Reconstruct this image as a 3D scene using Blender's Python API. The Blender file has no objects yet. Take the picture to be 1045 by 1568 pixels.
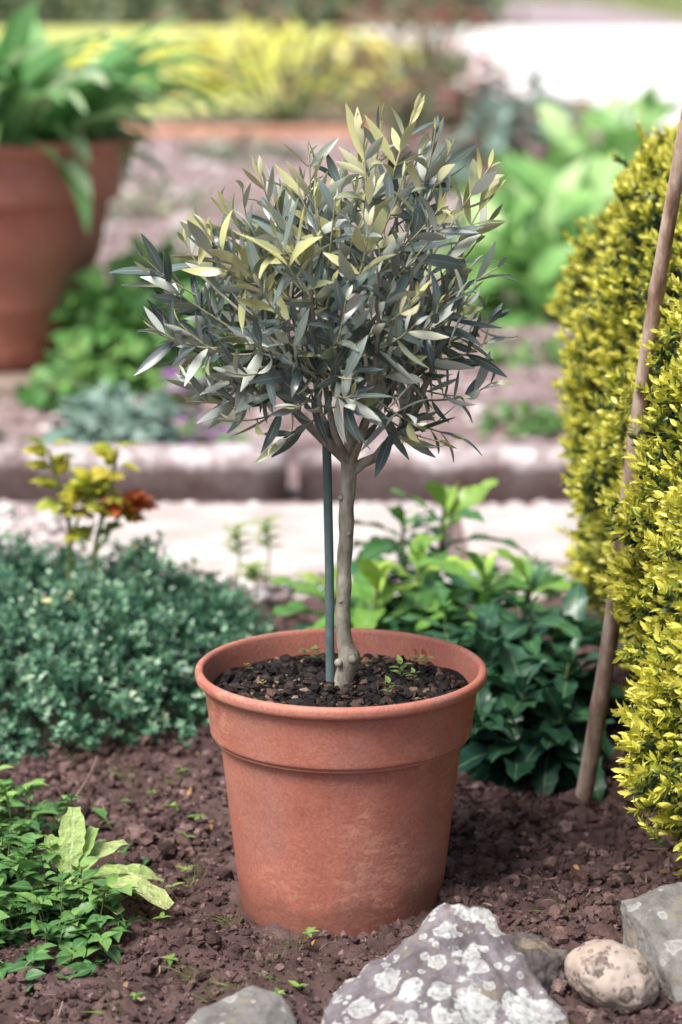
import bpy, bmesh, math, random
import numpy as np
from mathutils import Vector, noise as mn
R=np.random.default_rng(11); random.seed(7)
sc=bpy.context.scene
def nrm(a): return a/np.maximum(np.linalg.norm(a,axis=-1,keepdims=True),1e-9)
def A(*v): return np.array(v,dtype=float)
def nz(p,s=1.0,o=0.0):
    return np.array([mn.fractal(Vector((float(q[0])*s+o,float(q[1])*s+o*1.7,float(q[2])*s)),0.8,2.0,4) for q in p])
# ------------------------------------------------------------------ materials
def ramp(nt,stops,interp='LINEAR'):
    r=nt.nodes.new('ShaderNodeValToRGB'); r.color_ramp.interpolation=interp
    e=r.color_ramp.elements
    while len(e)>1: e.remove(e[-1])
    e[0].position=stops[0][0]; e[0].color=(*stops[0][1],1)
    for p,c in stops[1:]:
        n=e.new(p); n.color=(*c,1)
    return r
def newmat(name):
    m=bpy.data.materials.new(name); m.use_nodes=True
    nt=m.node_tree; b=nt.nodes['Principled BSDF']; return m,nt,b
def pos(nt,scale=(1,1,1)):
    g=nt.nodes.new('ShaderNodeNewGeometry'); mp=nt.nodes.new('ShaderNodeMapping')
    mp.inputs['Scale'].default_value=scale
    nt.links.new(g.outputs['Position'],mp.inputs['Vector']); return mp.outputs[0]
def noisen(nt,v,scale,detail=4,rough=.6):
    n=nt.nodes.new('ShaderNodeTexNoise'); n.inputs['Scale'].default_value=scale
    n.inputs['Detail'].default_value=detail; n.inputs['Roughness'].default_value=rough
    nt.links.new(v,n.inputs['Vector']); return n.outputs['Fac']
def mix(nt,f,a,b,mode='MIX'):
    m=nt.nodes.new('ShaderNodeMix'); m.data_type='RGBA'; m.blend_type=mode
    for s,v in ((m.inputs[0],f),(m.inputs[6],a),(m.inputs[7],b)):
        if isinstance(v,(int,float)): s.default_value=v
        elif isinstance(v,tuple): s.default_value=(*v,1)
        else: nt.links.new(v,s)
    return m.outputs[2]
def bump(nt,b,h,dist,strength=1.0):
    n=nt.nodes.new('ShaderNodeBump'); n.inputs['Distance'].default_value=dist; n.inputs['Strength'].default_value=strength
    nt.links.new(h,n.inputs['Height']); nt.links.new(n.outputs[0],b.inputs['Normal'])
def nmat(name,stops,scale=20,rough=.9,bd=.002,bs=None,mp=(1,1,1),spec=.3,detail=5):
    m,nt,b=newmat(name); v=pos(nt,mp)
    f=noisen(nt,v,scale,detail); r=ramp(nt,stops); nt.links.new(f,r.inputs[0])
    nt.links.new(r.outputs[0],b.inputs['Base Color']); b.inputs['Roughness'].default_value=rough
    b.inputs['Specular IOR Level'].default_value=spec
    if bd: bump(nt,b,noisen(nt,v,bs or scale*3,3),bd)
    return m
def attr(nt,n):
    a=nt.nodes.new('ShaderNodeAttribute'); a.attribute_name=n; return a.outputs['Fac']
def leafmat(name,stops,rough=.45,spec=.5,rib=None,ribw=.15,trans=.25,nscale=150,bd=0):
    m,nt,b=newmat(name)
    r=ramp(nt,stops); nt.links.new(attr(nt,'rnd'),r.inputs[0]); col=r.outputs[0]
    if rib:
        rr=ramp(nt,[(0,(.7,.7,.7)),(ribw,(0,0,0))]); nt.links.new(attr(nt,'ev'),rr.inputs[0])
        col=mix(nt,rr.outputs[0],col,rib)
    if nscale:
        v=pos(nt); nf=noisen(nt,v,nscale,2)
        r2=ramp(nt,[(.3,(.75,.75,.75)),(.7,(1.2,1.2,1.2))]); nt.links.new(nf,r2.inputs[0])
        col=mix(nt,1.0,col,r2.outputs[0],'MULTIPLY')
        if bd: bump(nt,b,nf,bd)
    nt.links.new(col,b.inputs['Base Color']); b.inputs['Roughness'].default_value=rough
    b.inputs['Specular IOR Level'].default_value=spec
    if trans>0:
        t=nt.nodes.new('ShaderNodeBsdfTranslucent'); nt.links.new(col,t.inputs['Color'])
        ms=nt.nodes.new('ShaderNodeMixShader'); ms.inputs[0].default_value=trans
        nt.links.new(b.outputs[0],ms.inputs[1]); nt.links.new(t.outputs[0],ms.inputs[2])
        nt.links.new(ms.outputs[0],nt.nodes['Material Output'].inputs['Surface'])
    return m
# ------------------------------------------------------------------ mesh builder
class MB:
    def __init__(s): s.v=[];s.f=[];s.m=[];s.a=[];s.n=0
    def add(s,V,Fs,mat=0,att=None):
        V=np.asarray(V,float).reshape(-1,3)
        s.v.append(V)
        for Fa in (Fs if isinstance(Fs,list) else [Fs]):
            Fa=np.asarray(Fa,int); s.f.append(Fa+s.n); s.m.append(np.full(len(Fa),mat))
        s.a.append(np.zeros((len(V),3)) if att is None else att); s.n+=len(V)
    def build(s,name,mats,smooth=True,parent=None):
        me=bpy.data.meshes.new(name); V=np.concatenate(s.v)
        lt=np.concatenate([np.full(len(f),f.shape[1]) for f in s.f]); li=np.concatenate([f.ravel() for f in s.f])
        me.vertices.add(len(V)); me.vertices.foreach_set('co',V.ravel().astype(np.float32))
        me.loops.add(len(li)); me.loops.foreach_set('vertex_index',li.astype(np.int32))
        me.polygons.add(len(lt)); ls=np.concatenate([[0],np.cumsum(lt)[:-1]])
        me.polygons.foreach_set('loop_start',ls.astype(np.int32))
        me.update(calc_edges=True)
        me.polygons.foreach_set('material_index',np.concatenate(s.m).astype(np.int32))
        me.polygons.foreach_set('use_smooth',np.full(len(lt),smooth))
        at=np.concatenate(s.a)
        for i,n in enumerate(('rnd','sv','ev')):
            me.attributes.new(n,'FLOAT','POINT').data.foreach_set('value',at[:,i].astype(np.float32))
        for m in mats: me.materials.append(m)
        me.update()
        o=bpy.data.objects.new(name,me); sc.collection.objects.link(o)
        if parent: o.parent=parent
        return o
def bc(x,n): return np.broadcast_to(np.asarray(x,float),(n,)).copy()
LAN=A(.18,.62,.90,1,.97,.80,.45,.08); OVA=A(.15,.85,1,.8,.4,.05); STR=A(.45,.75,.95,1,.92,.70,.36,.03); NAR=A(.8,1,.9,.6,.05)
TOO=A(.12,.3,.42,.62,.66,.90,.82,1,.88,.98,.78,.8,.55,.5,.25,.04)
def leaves(mb,P,D,N,L,W,B=.5,F=.25,prof=LAN,rnd=None,mat=0,under=None,wav=0):
    P=np.asarray(P,float).reshape(-1,3); n=len(P)
    D=nrm(np.broadcast_to(D,(n,3)).astype(float)); N=np.broadcast_to(N,(n,3)).astype(float)
    N=N-(N*D).sum(1,keepdims=True)*D+1e-6; N=nrm(N); S=np.cross(D,N)
    L=bc(L,n);W=bc(W,n)/2;B=bc(B,n);F=bc(F,n); B=np.where(abs(B)<.02,.02,B)
    if rnd is None: rnd=R.random(n)
    rnd=bc(rnd,n)
    k=len(prof); s=np.linspace(0,1,k); Bs=B[:,None]*s
    xs=np.sin(Bs)/B[:,None]; zs=-(1-np.cos(Bs))/B[:,None]
    mid=P[:,None]+L[:,None,None]*(xs[...,None]*D[:,None]+zs[...,None]*N[:,None])
    Ns=N[:,None]*np.cos(Bs)[...,None]+D[:,None]*np.sin(Bs)[...,None]
    ww=(W[:,None]*prof)[...,None]; cf=np.cos(F)[:,None,None]; sf=np.sin(F)[:,None,None]
    wv=(wav*W[:,None]*np.sin(s*17+rnd[:,None]*9))[...,None]*Ns
    l=mid+ww*(S[:,None]*cf+Ns*sf)+wv; r=mid+ww*(-S[:,None]*cf+Ns*sf)-wv
    V=np.stack([l,mid,r],2)
    att=np.zeros(V.shape[:3]+(3,)); att[...,0]=rnd[:,None,None]; att[...,1]=s[None,:,None]; att[...,2]=A(1,0,1)
    i=np.arange(k-1)*3
    q=np.concatenate([np.stack([i+1,i,i+3,i+4],1),np.stack([i+2,i+1,i+4,i+5],1)])
    Fa=(q[None]+(np.arange(n)*k*3)[:,None,None]).reshape(-1,4)
    mb.add(V.reshape(-1,3),Fa,mat,att.reshape(-1,3))
    if under is not None:
        V2=V-Ns[:,:,None]*.0004
        mb.add(V2.reshape(-1,3),Fa[:,::-1],under,att.reshape(-1,3))
def tube(mb,pts,rad,seg=8,mat=0,rnd=.5,cap=True):
    pts=np.asarray(pts,float); n=len(pts); rad=bc(rad,n)
    T=nrm(np.gradient(pts,axis=0)); up=A(0,1,.13) if abs(T[0][1])<.9 else A(1,0,0)
    U=nrm(np.cross(T,up)); Wv=np.cross(T,U)
    a=np.linspace(0,2*np.pi,seg,endpoint=False)
    V=pts[:,None]+rad[:,None,None]*(np.cos(a)[None,:,None]*U[:,None]+np.sin(a)[None,:,None]*Wv[:,None])
    i=np.arange(n-1)[:,None]*seg; j=np.arange(seg)[None]; j2=(j+1)%seg
    Fq=np.stack([i+j,i+j2,i+seg+j2,i+seg+j],-1).reshape(-1,4)
    att=np.zeros((n*seg,3)); att[:,0]=rnd; att[:,1]=np.repeat(np.linspace(0,1,n),seg)
    mb.add(V.reshape(-1,3),Fq,mat,att)
    if cap:
        mb.add(V[-1],np.arange(seg)[None],mat)
def bez(a,b,c,n=8):
    t=np.linspace(0,1,n)[:,None]; return (1-t)**2*a+2*t*(1-t)*b+t*t*c
def lathe(mb,prof,seg=96,mat=0,c=(0,0,0)):
    prof=np.asarray(prof,float); a=np.linspace(0,2*np.pi,seg,endpoint=False)
    V=np.stack([prof[:,0][:,None]*np.cos(a),prof[:,0][:,None]*np.sin(a),np.repeat(prof[:,1][:,None],seg,1)],-1)+A(*c)
    n=len(prof); i=np.arange(n-1)[:,None]*seg; j=np.arange(seg)[None]; j2=(j+1)%seg
    mb.add(V.reshape(-1,3),np.stack([i+j,i+j2,i+seg+j2,i+seg+j],-1).reshape(-1,4),mat)
def ico(sub):
    bm=bmesh.new(); bmesh.ops.create_icosphere(bm,subdivisions=sub,radius=1)
    v=np.array([x.co[:] for x in bm.verts]); f=np.array([[q.index for q in p.verts] for p in bm.faces]); bm.free(); return v,f
IC1=ico(1); IC2=ico(2)
def rotm(n):
    q=nrm(R.normal(size=(n,4))); w,x,y,z=q.T
    return np.stack([1-2*(y*y+z*z),2*(x*y-z*w),2*(x*z+y*w),2*(x*y+z*w),1-2*(x*x+z*z),2*(y*z-x*w),2*(x*z-y*w),2*(y*z+x*w),1-2*(x*x+y*y)],1).reshape(n,3,3)
def clods(mb,P,S,flat=.75,jit=.16,ic=IC2,mat=0,rot=True,aniso=.3):
    n=len(P); v,f=ic
    V=v[None]*(1+jit*R.normal(size=(n,len(v),1)))
    V=V*(1+aniso*R.uniform(-1,1,size=(n,1,3)))
    if rot: V=np.einsum('nij,nkj->nki',rotm(n),V)
    V=V*A(1,1,flat)*np.asarray(S)[:,None,None]+P[:,None]
    att=np.zeros((n,len(v),3)); att[...,0]=R.random(n)[:,None]
    mb.add(V.reshape(-1,3),(f[None]+(np.arange(n)*len(v))[:,None,None]).reshape(-1,3),mat,att.reshape(-1,3))
# ------------------------------------------------------------------ camera / light
cam=bpy.data.cameras.new('camera'); co=bpy.data.objects.new('camera',cam); sc.collection.objects.link(co); sc.camera=co
cam.sensor_fit='VERTICAL'; cam.sensor_height=36; cam.lens=85; cam.clip_end=600; cam.clip_start=.05
co.location=(0,-2.71,1.07); co.rotation_euler=(math.radians(90-12.6),0,0)
cam.dof.use_dof=True; cam.dof.focus_distance=2.74; cam.dof.aperture_fstop=3.2
w=bpy.data.worlds.new('World'); sc.world=w; w.use_nodes=True; nt=w.node_tree
sky=nt.nodes.new('ShaderNodeTexSky'); sky.sky_type='NISHITA'; sky.sun_disc=False
sd=Vector((-.44,-.42,.95)).normalized()
sky.sun_elevation=math.asin(sd.z); sky.sun_rotation=math.atan2(sd.x,sd.y); sky.dust_density=4; sky.air_density=1
nt.links.new(sky.outputs[0],nt.nodes['Background'].inputs[0]); nt.nodes['Background'].inputs[1].default_value=.15
sl=bpy.data.lights.new('sun','SUN'); so=bpy.data.objects.new('sun',sl); sc.collection.objects.link(so)
sl.energy=5.0; sl.angle=math.radians(28); sl.color=(1,.965,.92)
so.rotation_euler=sd.to_track_quat('Z','Y').to_euler()
sc.view_settings.view_transform='Standard'; sc.view_settings.look='None'; sc.view_settings.exposure=0
# ------------------------------------------------------------------ ground
def axis(a,b,st,lo,hi,g=1.12):
    m=list(np.arange(a,b,st)); s=st; x=b
    while x<hi: m.append(x); s*=g; x+=s
    m.append(hi); s=st; x=a-st*1.0
    while x>lo: m.insert(0,x); s*=g; x-=s
    m.insert(0,lo); return np.array(m)
def gh(x,y):
    v=Vector((x,y,0)); near=1.0 if y<1.4 else max(0.15,1-(y-1.4)*2)
    if y>12: return 0
    h=.016*mn.fractal(v*4.0,.9,2,3)+.012*mn.fractal(v*28,.6,2.1,4)+.006*abs(mn.noise(v*70))
    return h*near
xs=axis(-.85,.85,.007,-150,150); ys=axis(-.6,1.4,.007,-60,320)
X,Y=np.meshgrid(xs,ys); Z=np.array([gh(x,y) for x,y in zip(X.ravel(),Y.ravel())])
mb=MB(); nx=len(xs); i=(np.arange(len(ys)-1)*nx)[:,None]; j=np.arange(nx-1)[None]
mb.add(np.stack([X.ravel(),Y.ravel(),Z],1),np.stack([i+j,i+j+1,i+nx+j+1,i+nx+j],-1).reshape(-1,4))
m,nt,b=newmat('soil'); v=pos(nt)
f1=noisen(nt,v,9,6,.7); r1=ramp(nt,[(.3,(.064,.039,.037)),(.5,(.122,.077,.071)),(.7,(.21,.14,.13))]); nt.links.new(f1,r1.inputs[0])
f2=noisen(nt,v,3.2,8,.8); r2=ramp(nt,[(.36,(.16,.105,.10)),(.5,(.33,.24,.23)),(.62,(.58,.47,.46))]); nt.links.new(f2,r2.inputs[0])
sx=nt.nodes.new('ShaderNodeSeparateXYZ'); nt.links.new(v,sx.inputs[0])
mr=nt.nodes.new('ShaderNodeMapRange'); mr.inputs[1].default_value=1.0; mr.inputs[2].default_value=2.6; nt.links.new(sx.outputs[1],mr.inputs[0])
c=mix(nt,mr.outputs[0],r1.outputs[0],r2.outputs[0])
mr2=nt.nodes.new('ShaderNodeMapRange'); mr2.inputs[1].default_value=13; mr2.inputs[2].default_value=18; nt.links.new(sx.outputs[1],mr2.inputs[0])
c=mix(nt,mr2.outputs[0],c,(.20,.23,.09))
nt.links.new(c,b.inputs['Base Color']); b.inputs['Roughness'].default_value=.95; b.inputs['Specular IOR Level'].default_value=.15
bump(nt,b,noisen(nt,v,130,5,.75),.006)
mb.build('ground',[m])
def clodmat(name,stops,sc_=60,bd=.003,rough=.95):
    m,nt,b=newmat(name); v=pos(nt); r=ramp(nt,stops); nt.links.new(attr(nt,'rnd'),r.inputs[0])
    n=noisen(nt,v,sc_,4,.7); r2=ramp(nt,[(.3,(.6,.6,.6)),(.7,(1.35,1.3,1.3))]); nt.links.new(n,r2.inputs[0])
    nt.links.new(mix(nt,1.0,r.outputs[0],r2.outputs[0],'MULTIPLY'),b.inputs['Base Color'])
    b.inputs['Roughness'].default_value=rough; b.inputs['Specular IOR Level'].default_value=.2
    if bd: bump(nt,b,noisen(nt,v,sc_*4,3,.7),bd)
    return m
mclod=clodmat('soil_clod',[(0,(.058,.036,.034)),(.5,(.118,.074,.068)),(.9,(.19,.123,.113)),(1,(.30,.21,.195))],90,.003)
mb=MB()
def scat(n,x0,x1,y0,y1): return np.stack([R.uniform(x0,x1,n),R.uniform(y0,y1,n)],1)
def outpot(p,r=.126): return p[np.hypot(p[:,0],p[:,1])>r]
p=outpot(np.r_[scat(27000,-.52,.55,-.48,.75),scat(3500,-.55,.6,.75,1.3)]); P=np.c_[p,[gh(*q) for q in p]]
dens=np.array([mn.noise(Vector((q[0]*7,q[1]*7,3))) for q in p])
S=np.exp(R.normal(-6.08,.58,len(p)))*(1+.8*np.clip(dens,-.6,1)); S=np.clip(S,.0010,.0125)
bot=(p[:,1]<-.12)&(p[:,0]<.05); S[bot]*=.7
rt=(p[:,0]>.10)&(p[:,1]>-.2); S[rt]*=1.25
big=S>.0048
P[:,2]+=S*.3
clods(mb,P[big],S[big],.85,.20,IC2,aniso=.4); clods(mb,P[~big],S[~big],.85,.28,IC1,aniso=.4)
p=scat(5000,-3,3,1.2,9); P=np.c_[p,np.zeros(len(p))]; S=np.exp(R.normal(-4.6,.5,len(p)))*.8
ok=(P[:,1]<1.45)|(P[:,1]>2.3); P=P[ok]; S=S[ok]
clods(mb,P,np.clip(S,.003,.03),.7,.15,IC1)
mb.build('soil_clods',[mclod],smooth=False)
mpeb=clodmat('pebble',[(0,(.28,.22,.21)),(.5,(.50,.44,.43)),(1,(.80,.76,.74))],90,0,.8)
mb=MB(); p=np.r_[scat(1700,-1.1,1.0,1.35,1.62),scat(1100,-1.3,-.46,1.5,2.05),scat(700,-1.2,1.2,2.0,2.12),scat(700,-2,2,2.4,5)]
clods(mb,np.c_[p,np.full(len(p),.004)],R.uniform(.004,.018,len(p)),.6,.05,IC2)
p=scat(900,-3,3,5,13); clods(mb,np.c_[p,np.full(len(p),.008)],R.uniform(.015,.045,len(p)),.6,.08,IC1)
mb.build('pebbles',[mpeb])
# ------------------------------------------------------------------ main pot
def terracotta(name,hz,sc_=1.0):
    m,nt,b=newmat(name); v=pos(nt)
    f=noisen(nt,v,7*sc_,6,.65); r=ramp(nt,[(.32,(.38,.130,.092)),(.5,(.47,.172,.122)),(.68,(.53,.22,.160))]); nt.links.new(f,r.inputs[0])
    g=noisen(nt,pos(nt,(1,1,2.6)),44*sc_,6,.75); rg=ramp(nt,[(.50,(0,0,0)),(.55,(.7,.7,.7))]); nt.links.new(g,rg.inputs[0])
    g2=noisen(nt,v,5.5*sc_,3,.6); rg2=ramp(nt,[(.47,(0,0,0)),(.58,(.9,.9,.9))]); nt.links.new(g2,rg2.inputs[0])
    c=mix(nt,mix(nt,1.0,rg.outputs[0],rg2.outputs[0],'MULTIPLY'),r.outputs[0],(.64,.32,.22))
    g4=noisen(nt,pos(nt,(1.3,1.3,.7)),11*sc_,5,.6); rg4=ramp(nt,[(.50,(0,0,0)),(.68,(.38,.38,.38))]); nt.links.new(g4,rg4.inputs[0])
    c=mix(nt,rg4.outputs[0],c,(.36,.21,.19))
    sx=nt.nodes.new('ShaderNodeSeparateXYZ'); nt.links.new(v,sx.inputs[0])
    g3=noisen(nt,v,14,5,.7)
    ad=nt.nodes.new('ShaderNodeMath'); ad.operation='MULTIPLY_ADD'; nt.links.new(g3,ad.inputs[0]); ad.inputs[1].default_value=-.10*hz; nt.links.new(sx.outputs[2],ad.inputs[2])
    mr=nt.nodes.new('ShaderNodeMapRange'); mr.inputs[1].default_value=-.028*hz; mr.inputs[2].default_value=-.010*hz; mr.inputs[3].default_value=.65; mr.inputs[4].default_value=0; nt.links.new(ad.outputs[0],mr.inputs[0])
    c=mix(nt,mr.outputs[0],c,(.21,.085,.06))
    fn=noisen(nt,v,260,2,.6); rn=ramp(nt,[(.35,(.88,.88,.88)),(.65,(1.1,1.1,1.1))]); nt.links.new(fn,rn.inputs[0])
    c=mix(nt,1.0,c,rn.outputs[0],'MULTIPLY')
    nt.links.new(c,b.inputs['Base Color']); b.inputs['Roughness'].default_value=.62; b.inputs['Specular IOR Level'].default_value=.35
    bump(nt,b,noisen(nt,v,180,3,.6),.0005); return m
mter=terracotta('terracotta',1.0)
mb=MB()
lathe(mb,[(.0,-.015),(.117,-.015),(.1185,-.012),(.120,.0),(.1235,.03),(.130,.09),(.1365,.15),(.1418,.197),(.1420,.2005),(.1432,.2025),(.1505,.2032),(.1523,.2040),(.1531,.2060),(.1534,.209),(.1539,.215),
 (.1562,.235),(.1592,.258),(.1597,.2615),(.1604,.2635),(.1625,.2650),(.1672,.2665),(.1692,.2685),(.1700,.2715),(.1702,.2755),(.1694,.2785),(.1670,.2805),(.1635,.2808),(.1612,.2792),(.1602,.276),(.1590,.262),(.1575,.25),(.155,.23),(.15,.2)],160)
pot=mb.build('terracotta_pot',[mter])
mb=MB(); seg=120; a=np.linspace(0,2*np.pi,seg,endpoint=False)
rr=np.linspace(.001,.1565,50); Vx=rr[:,None]*np.cos(a); Vy=rr[:,None]*np.sin(a)
def ph(x,y):
    v=Vector((x,y,5)); return .250+.006*mn.fractal(v*30,.7,2,4)+.008*math.exp(-(x*x+y*y)/.002)
Vz=np.array([ph(x,y) for x,y in zip(Vx.ravel(),Vy.ravel())])
i=np.arange(49)[:,None]*seg; j=np.arange(seg)[None]; j2=(j+1)%seg
mb.add(np.stack([Vx.ravel(),Vy.ravel(),Vz],1),np.stack([i+j,i+j2,i+seg+j2,i+seg+j],-1).reshape(-1,4))
mcomp=clodmat('compost',[(0,(.010,.008,.008)),(.6,(.028,.022,.021)),(.85,(.06,.045,.038)),(.94,(.14,.08,.06)),(1,(.34,.25,.19))],120,.002,.6)
n=4200; th=R.uniform(0,2*np.pi,n); r_=.1475*np.sqrt(R.random(n)); p=np.stack([r_*np.cos(th),r_*np.sin(th)],1)
S=np.clip(np.exp(R.normal(-5.9,.45,n)),.0012,.0075)*np.where(r_>.14,.7,1); P=np.c_[p,[ph(*q) for q in p]]; P[:,2]+=S*.5
clods(mb,P,S,.7,.2,IC1,aniso=.65)
mb.build('potting_soil',[mcomp],smooth=False,parent=pot)
# ------------------------------------------------------------------ olive tree
mbark=nmat('olive_bark',[(.3,(.14,.125,.10)),(.5,(.30,.28,.225)),(.7,(.48,.46,.39))],70,.85,.0018,150,mp=(1,1,.45))
mtwig=nmat('olive_twig',[(.3,(.32,.29,.16)),(.7,(.50,.46,.30))],80,.8,0)
mol=leafmat('olive_leaf_top',[(0,(.045,.070,.072)),(.4,(.105,.150,.145)),(.76,(.23,.29,.26)),(.82,(.34,.37,.19)),(1,(.60,.60,.26))],.30,1.0,rib=(.42,.46,.36),ribw=.12,trans=.16,nscale=0)
mou=leafmat('olive_leaf_under',[(0,(.52,.57,.52)),(.8,(.68,.73,.64)),(1,(.76,.74,.46))],.5,.4,trans=.16,nscale=0)
mb=MB()
tz=A(.245,.252,.262,.275,.284,.292,.300,.31,.35,.40,.45,.50,.525)
tx=A(.004,.003,.003,.006,.008,.009,.006,.004,.002,.004,.006,.008,.010)
tr=A(.016,.0125,.0105,.0105,.0125,.0135,.0105,.0092,.0086,.0084,.0086,.0092,.0100)
ti=np.linspace(.245,.525,60); txx=np.interp(ti,tz,tx)+.0006*np.sin(ti*90); trr=np.interp(ti,tz,tr)*(1+.05*np.sin(ti*170))
tube(mb,np.c_[txx,np.zeros(60),ti],trr,16)
clods(mb,A([.013,-.008,.291],[-.003,-.010,.287],[.0,-.0065,.36],[.009,-.006,.44],[.0,-.005,.482]),A(.0065,.005,.0028,.003,.0035),1,.05,IC2,aniso=.15)
F0=A(.010,0,.520); C=A(-.01,0,.70)
ang=np.radians([-180,-168,-150,-135,-100,-70,-52,-37,-22,-5,10,25,45,60,68,81,98,118,138,155,168,180])
rad=A(.245,.228,.205,.180,.155,.185,.220,.205,.214,.205,.205,.222,.242,.252,.252,.228,.197,.19,.190,.205,.240,.245)*1.02
def env(d):
    th=math.atan2(d[2],d[0]); Rt=np.interp(th,ang,rad); pf=math.hypot(d[0],d[2]); return 1/math.sqrt((pf/Rt)**2+(d[1]/.18)**2)
def fib(n):
    k=np.arange(n)+.5; ph=np.arccos(1-2*k/n); t=np.pi*(1+5**.5)*k
    return np.stack([np.cos(t)*np.sin(ph),np.sin(t)*np.sin(ph),np.cos(ph)],1)
nodes=[]
limb=[(-.6,-.1,.3),(-.35,.5,.5),(.45,.2,.8),(.75,-.25,.0),(.3,.6,.2),(-.15,-.5,.5),(.0,.1,1),(.25,-.5,.3)]
for k,l in enumerate(limb):
    d=nrm(A(*l)); T=C+d*env(d)*.62; s0=F0+A(0,0,R.uniform(-.016,.004))
    mid=s0+(T-s0)*.45+A(d[0]*.05,d[1]*.04,-.012)+R.normal(0,.010,3)
    pt=bez(s0,mid,T,14); pt[1:]+=R.normal(0,.0018,(13,3)); tube(mb,pt,np.linspace(.0060,.0018,14)*(1.1 if k in(0,3,6) else .8),8); nodes+=list(pt[3:])
    for m_ in range(2):
        q=pt[R.integers(4,8)]; d2=nrm(d+R.normal(0,.6,3)); T2=C+d2*env(d2)*.6
        pt2=bez(q,(q+T2)/2+R.normal(0,.012,3),T2,10); tube(mb,pt2,np.linspace(.0028,.0015,10),6); nodes+=list(pt2[3:])
nodes=np.array(nodes)
def shoot(S0,T,up,nl,sz,young=.0,r0=.0015):
    d=T-S0; Ln=np.linalg.norm(d)
    ctrl=S0+d*.55+A(0,0,-up*Ln)+R.normal(0,.08*Ln,3); pts=bez(S0,ctrl,T,12); tube(mb,pts,np.linspace(r0,.0008,12),5,1)
    seg=np.linalg.norm(np.diff(pts,axis=0),axis=1); cs=np.r_[0,np.cumsum(seg)]; tot=cs[-1]
    npair=max(3,int(nl)); s_=np.linspace(.25 if Ln>.06 else .1,.99,npair)*tot
    Pn=np.stack([np.interp(s_,cs,pts[:,k]) for k in range(3)],1); Tn=nrm(np.stack([np.interp(s_,cs,np.gradient(pts[:,k])) for k in range(3)],1))
    a0=R.uniform(0,6.28)
    for k in range(npair):
        f=k/(npair-1); t=Tn[k]; U=nrm(np.cross(t,A(.3,.2,1)+R.normal(0,.05,3))); Wv=np.cross(t,U)
        a=a0+k*1.57+R.normal(0,.3)
        for sgn in (0,np.pi):
            if R.random()<.14: continue
            side=U*math.cos(a+sgn)+Wv*math.sin(a+sgn)
            opn=np.interp(f,[0,.6,.9,1],[1.15,.92,.58,.22])+R.normal(0,.22)
            D=t*math.cos(opn)+side*math.sin(opn)+A(0,0,R.normal(.20,.18))
            N=t+R.normal(0,.65,3)+A(0,0,.1)
            ll=sz*np.interp(f,[0,.3,.75,.93,1],[.8,1.05,1,.62,.4])*R.uniform(.7,1.3)
            rn=min(1,R.random()*.83+ (.35*f**6 if young<.5 else .24+.5*f**3))
            leaves(mb,Pn[k]+side*.001,D,N,ll,ll*R.uniform(.165,.215)+.0018,R.normal(.10,.6),R.uniform(.0,.4),LAN,rn,2,3)
dirs=fib(106)
for d in dirs:
    d=nrm(d+R.normal(0,.14,3))
    if d[2]<-.74: continue
    e=env(d); T=C+d*(e-.026)*R.uniform(.70,1.08)
    q=C+d*e*.30+A(0,0,-.03); k=np.argmin(((nodes-q)**2).sum(1)+R.uniform(0,.0006,len(nodes)))
    y=1 if (d[2]>.15 and R.random()<.6) else 0
    shoot(nodes[k],T,.10+.25*max(0,1-abs(d[2])),R.integers(5,9),R.uniform(.040,.058),y)
for k in range(26):
    d=nrm(R.normal(size=3)*A(1,1,.8)-A(0,.2,.25)); 
    if d[2]<-.75: continue
    T=C+d*env(d)*R.uniform(.35,.75); q=T*.6+(C-A(0,0,.05))*.4; kk=np.argmin(((nodes-q)**2).sum(1))
    shoot(nodes[kk],T,.1,R.integers(4,7),R.uniform(.038,.05))
for T,S0,n_ in [((.082,-.03,.922),(.05,-.02,.76),9),((.105,.0,.900),(.06,0,.75),9),((.045,.02,.910),(.02,0,.75),8),((.022,-.02,.900),(.02,0,.75),8),((.125,-.02,.890),(.07,0,.75),8),((-.035,-.02,.875),(-.03,0,.73),8),((-.215,-.03,.745),(-.09,-.01,.66),9),((-.205,-.02,.675),(-.08,0,.63),8),((-.19,-.0,.715),(-.09,0,.66),8),((-.175,.0,.775),(-.08,0,.68),8),((-.13,.0,.815),(-.06,0,.69),8),((-.15,-.03,.79),(-.06,0,.69),8),((.165,-.02,.86),(.08,0,.72),8),((.178,.0,.69),(.07,0,.65),8),((.175,-.03,.75),(.07,0,.68),8),((.170,-.03,.62),(.06,0,.6),8),((.125,-.03,.56),(.05,-.01,.585),6),((-.09,-.02,.85),(-.04,0,.72),8),((-.165,-.04,.60),(-.06,-.01,.61),6),((-.12,-.05,.58),(-.04,-.01,.60),6),((-.07,-.06,.555),(-.02,-.01,.58),5),((.07,-.07,.56),(.03,-.01,.58),5)]:
    shoot(A(*S0),A(*T),.10,n_,.050,1 if T[2]>.77 else 0)
tree=mb.build('olive_tree',[mbark,mtwig,mol,mou])
mb=MB(); tube(mb,[(-.0125,.004,.245),(-.0135,.004,.4),(-.0155,.005,.50),(-.017,.006,.57)],.0052,12)
mst=nmat('green_stake_plastic',[(.3,(.08,.125,.125)),(.7,(.14,.20,.20))],40,.5,.0005)
mb.build('plant_support_stake',[mst])
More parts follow.
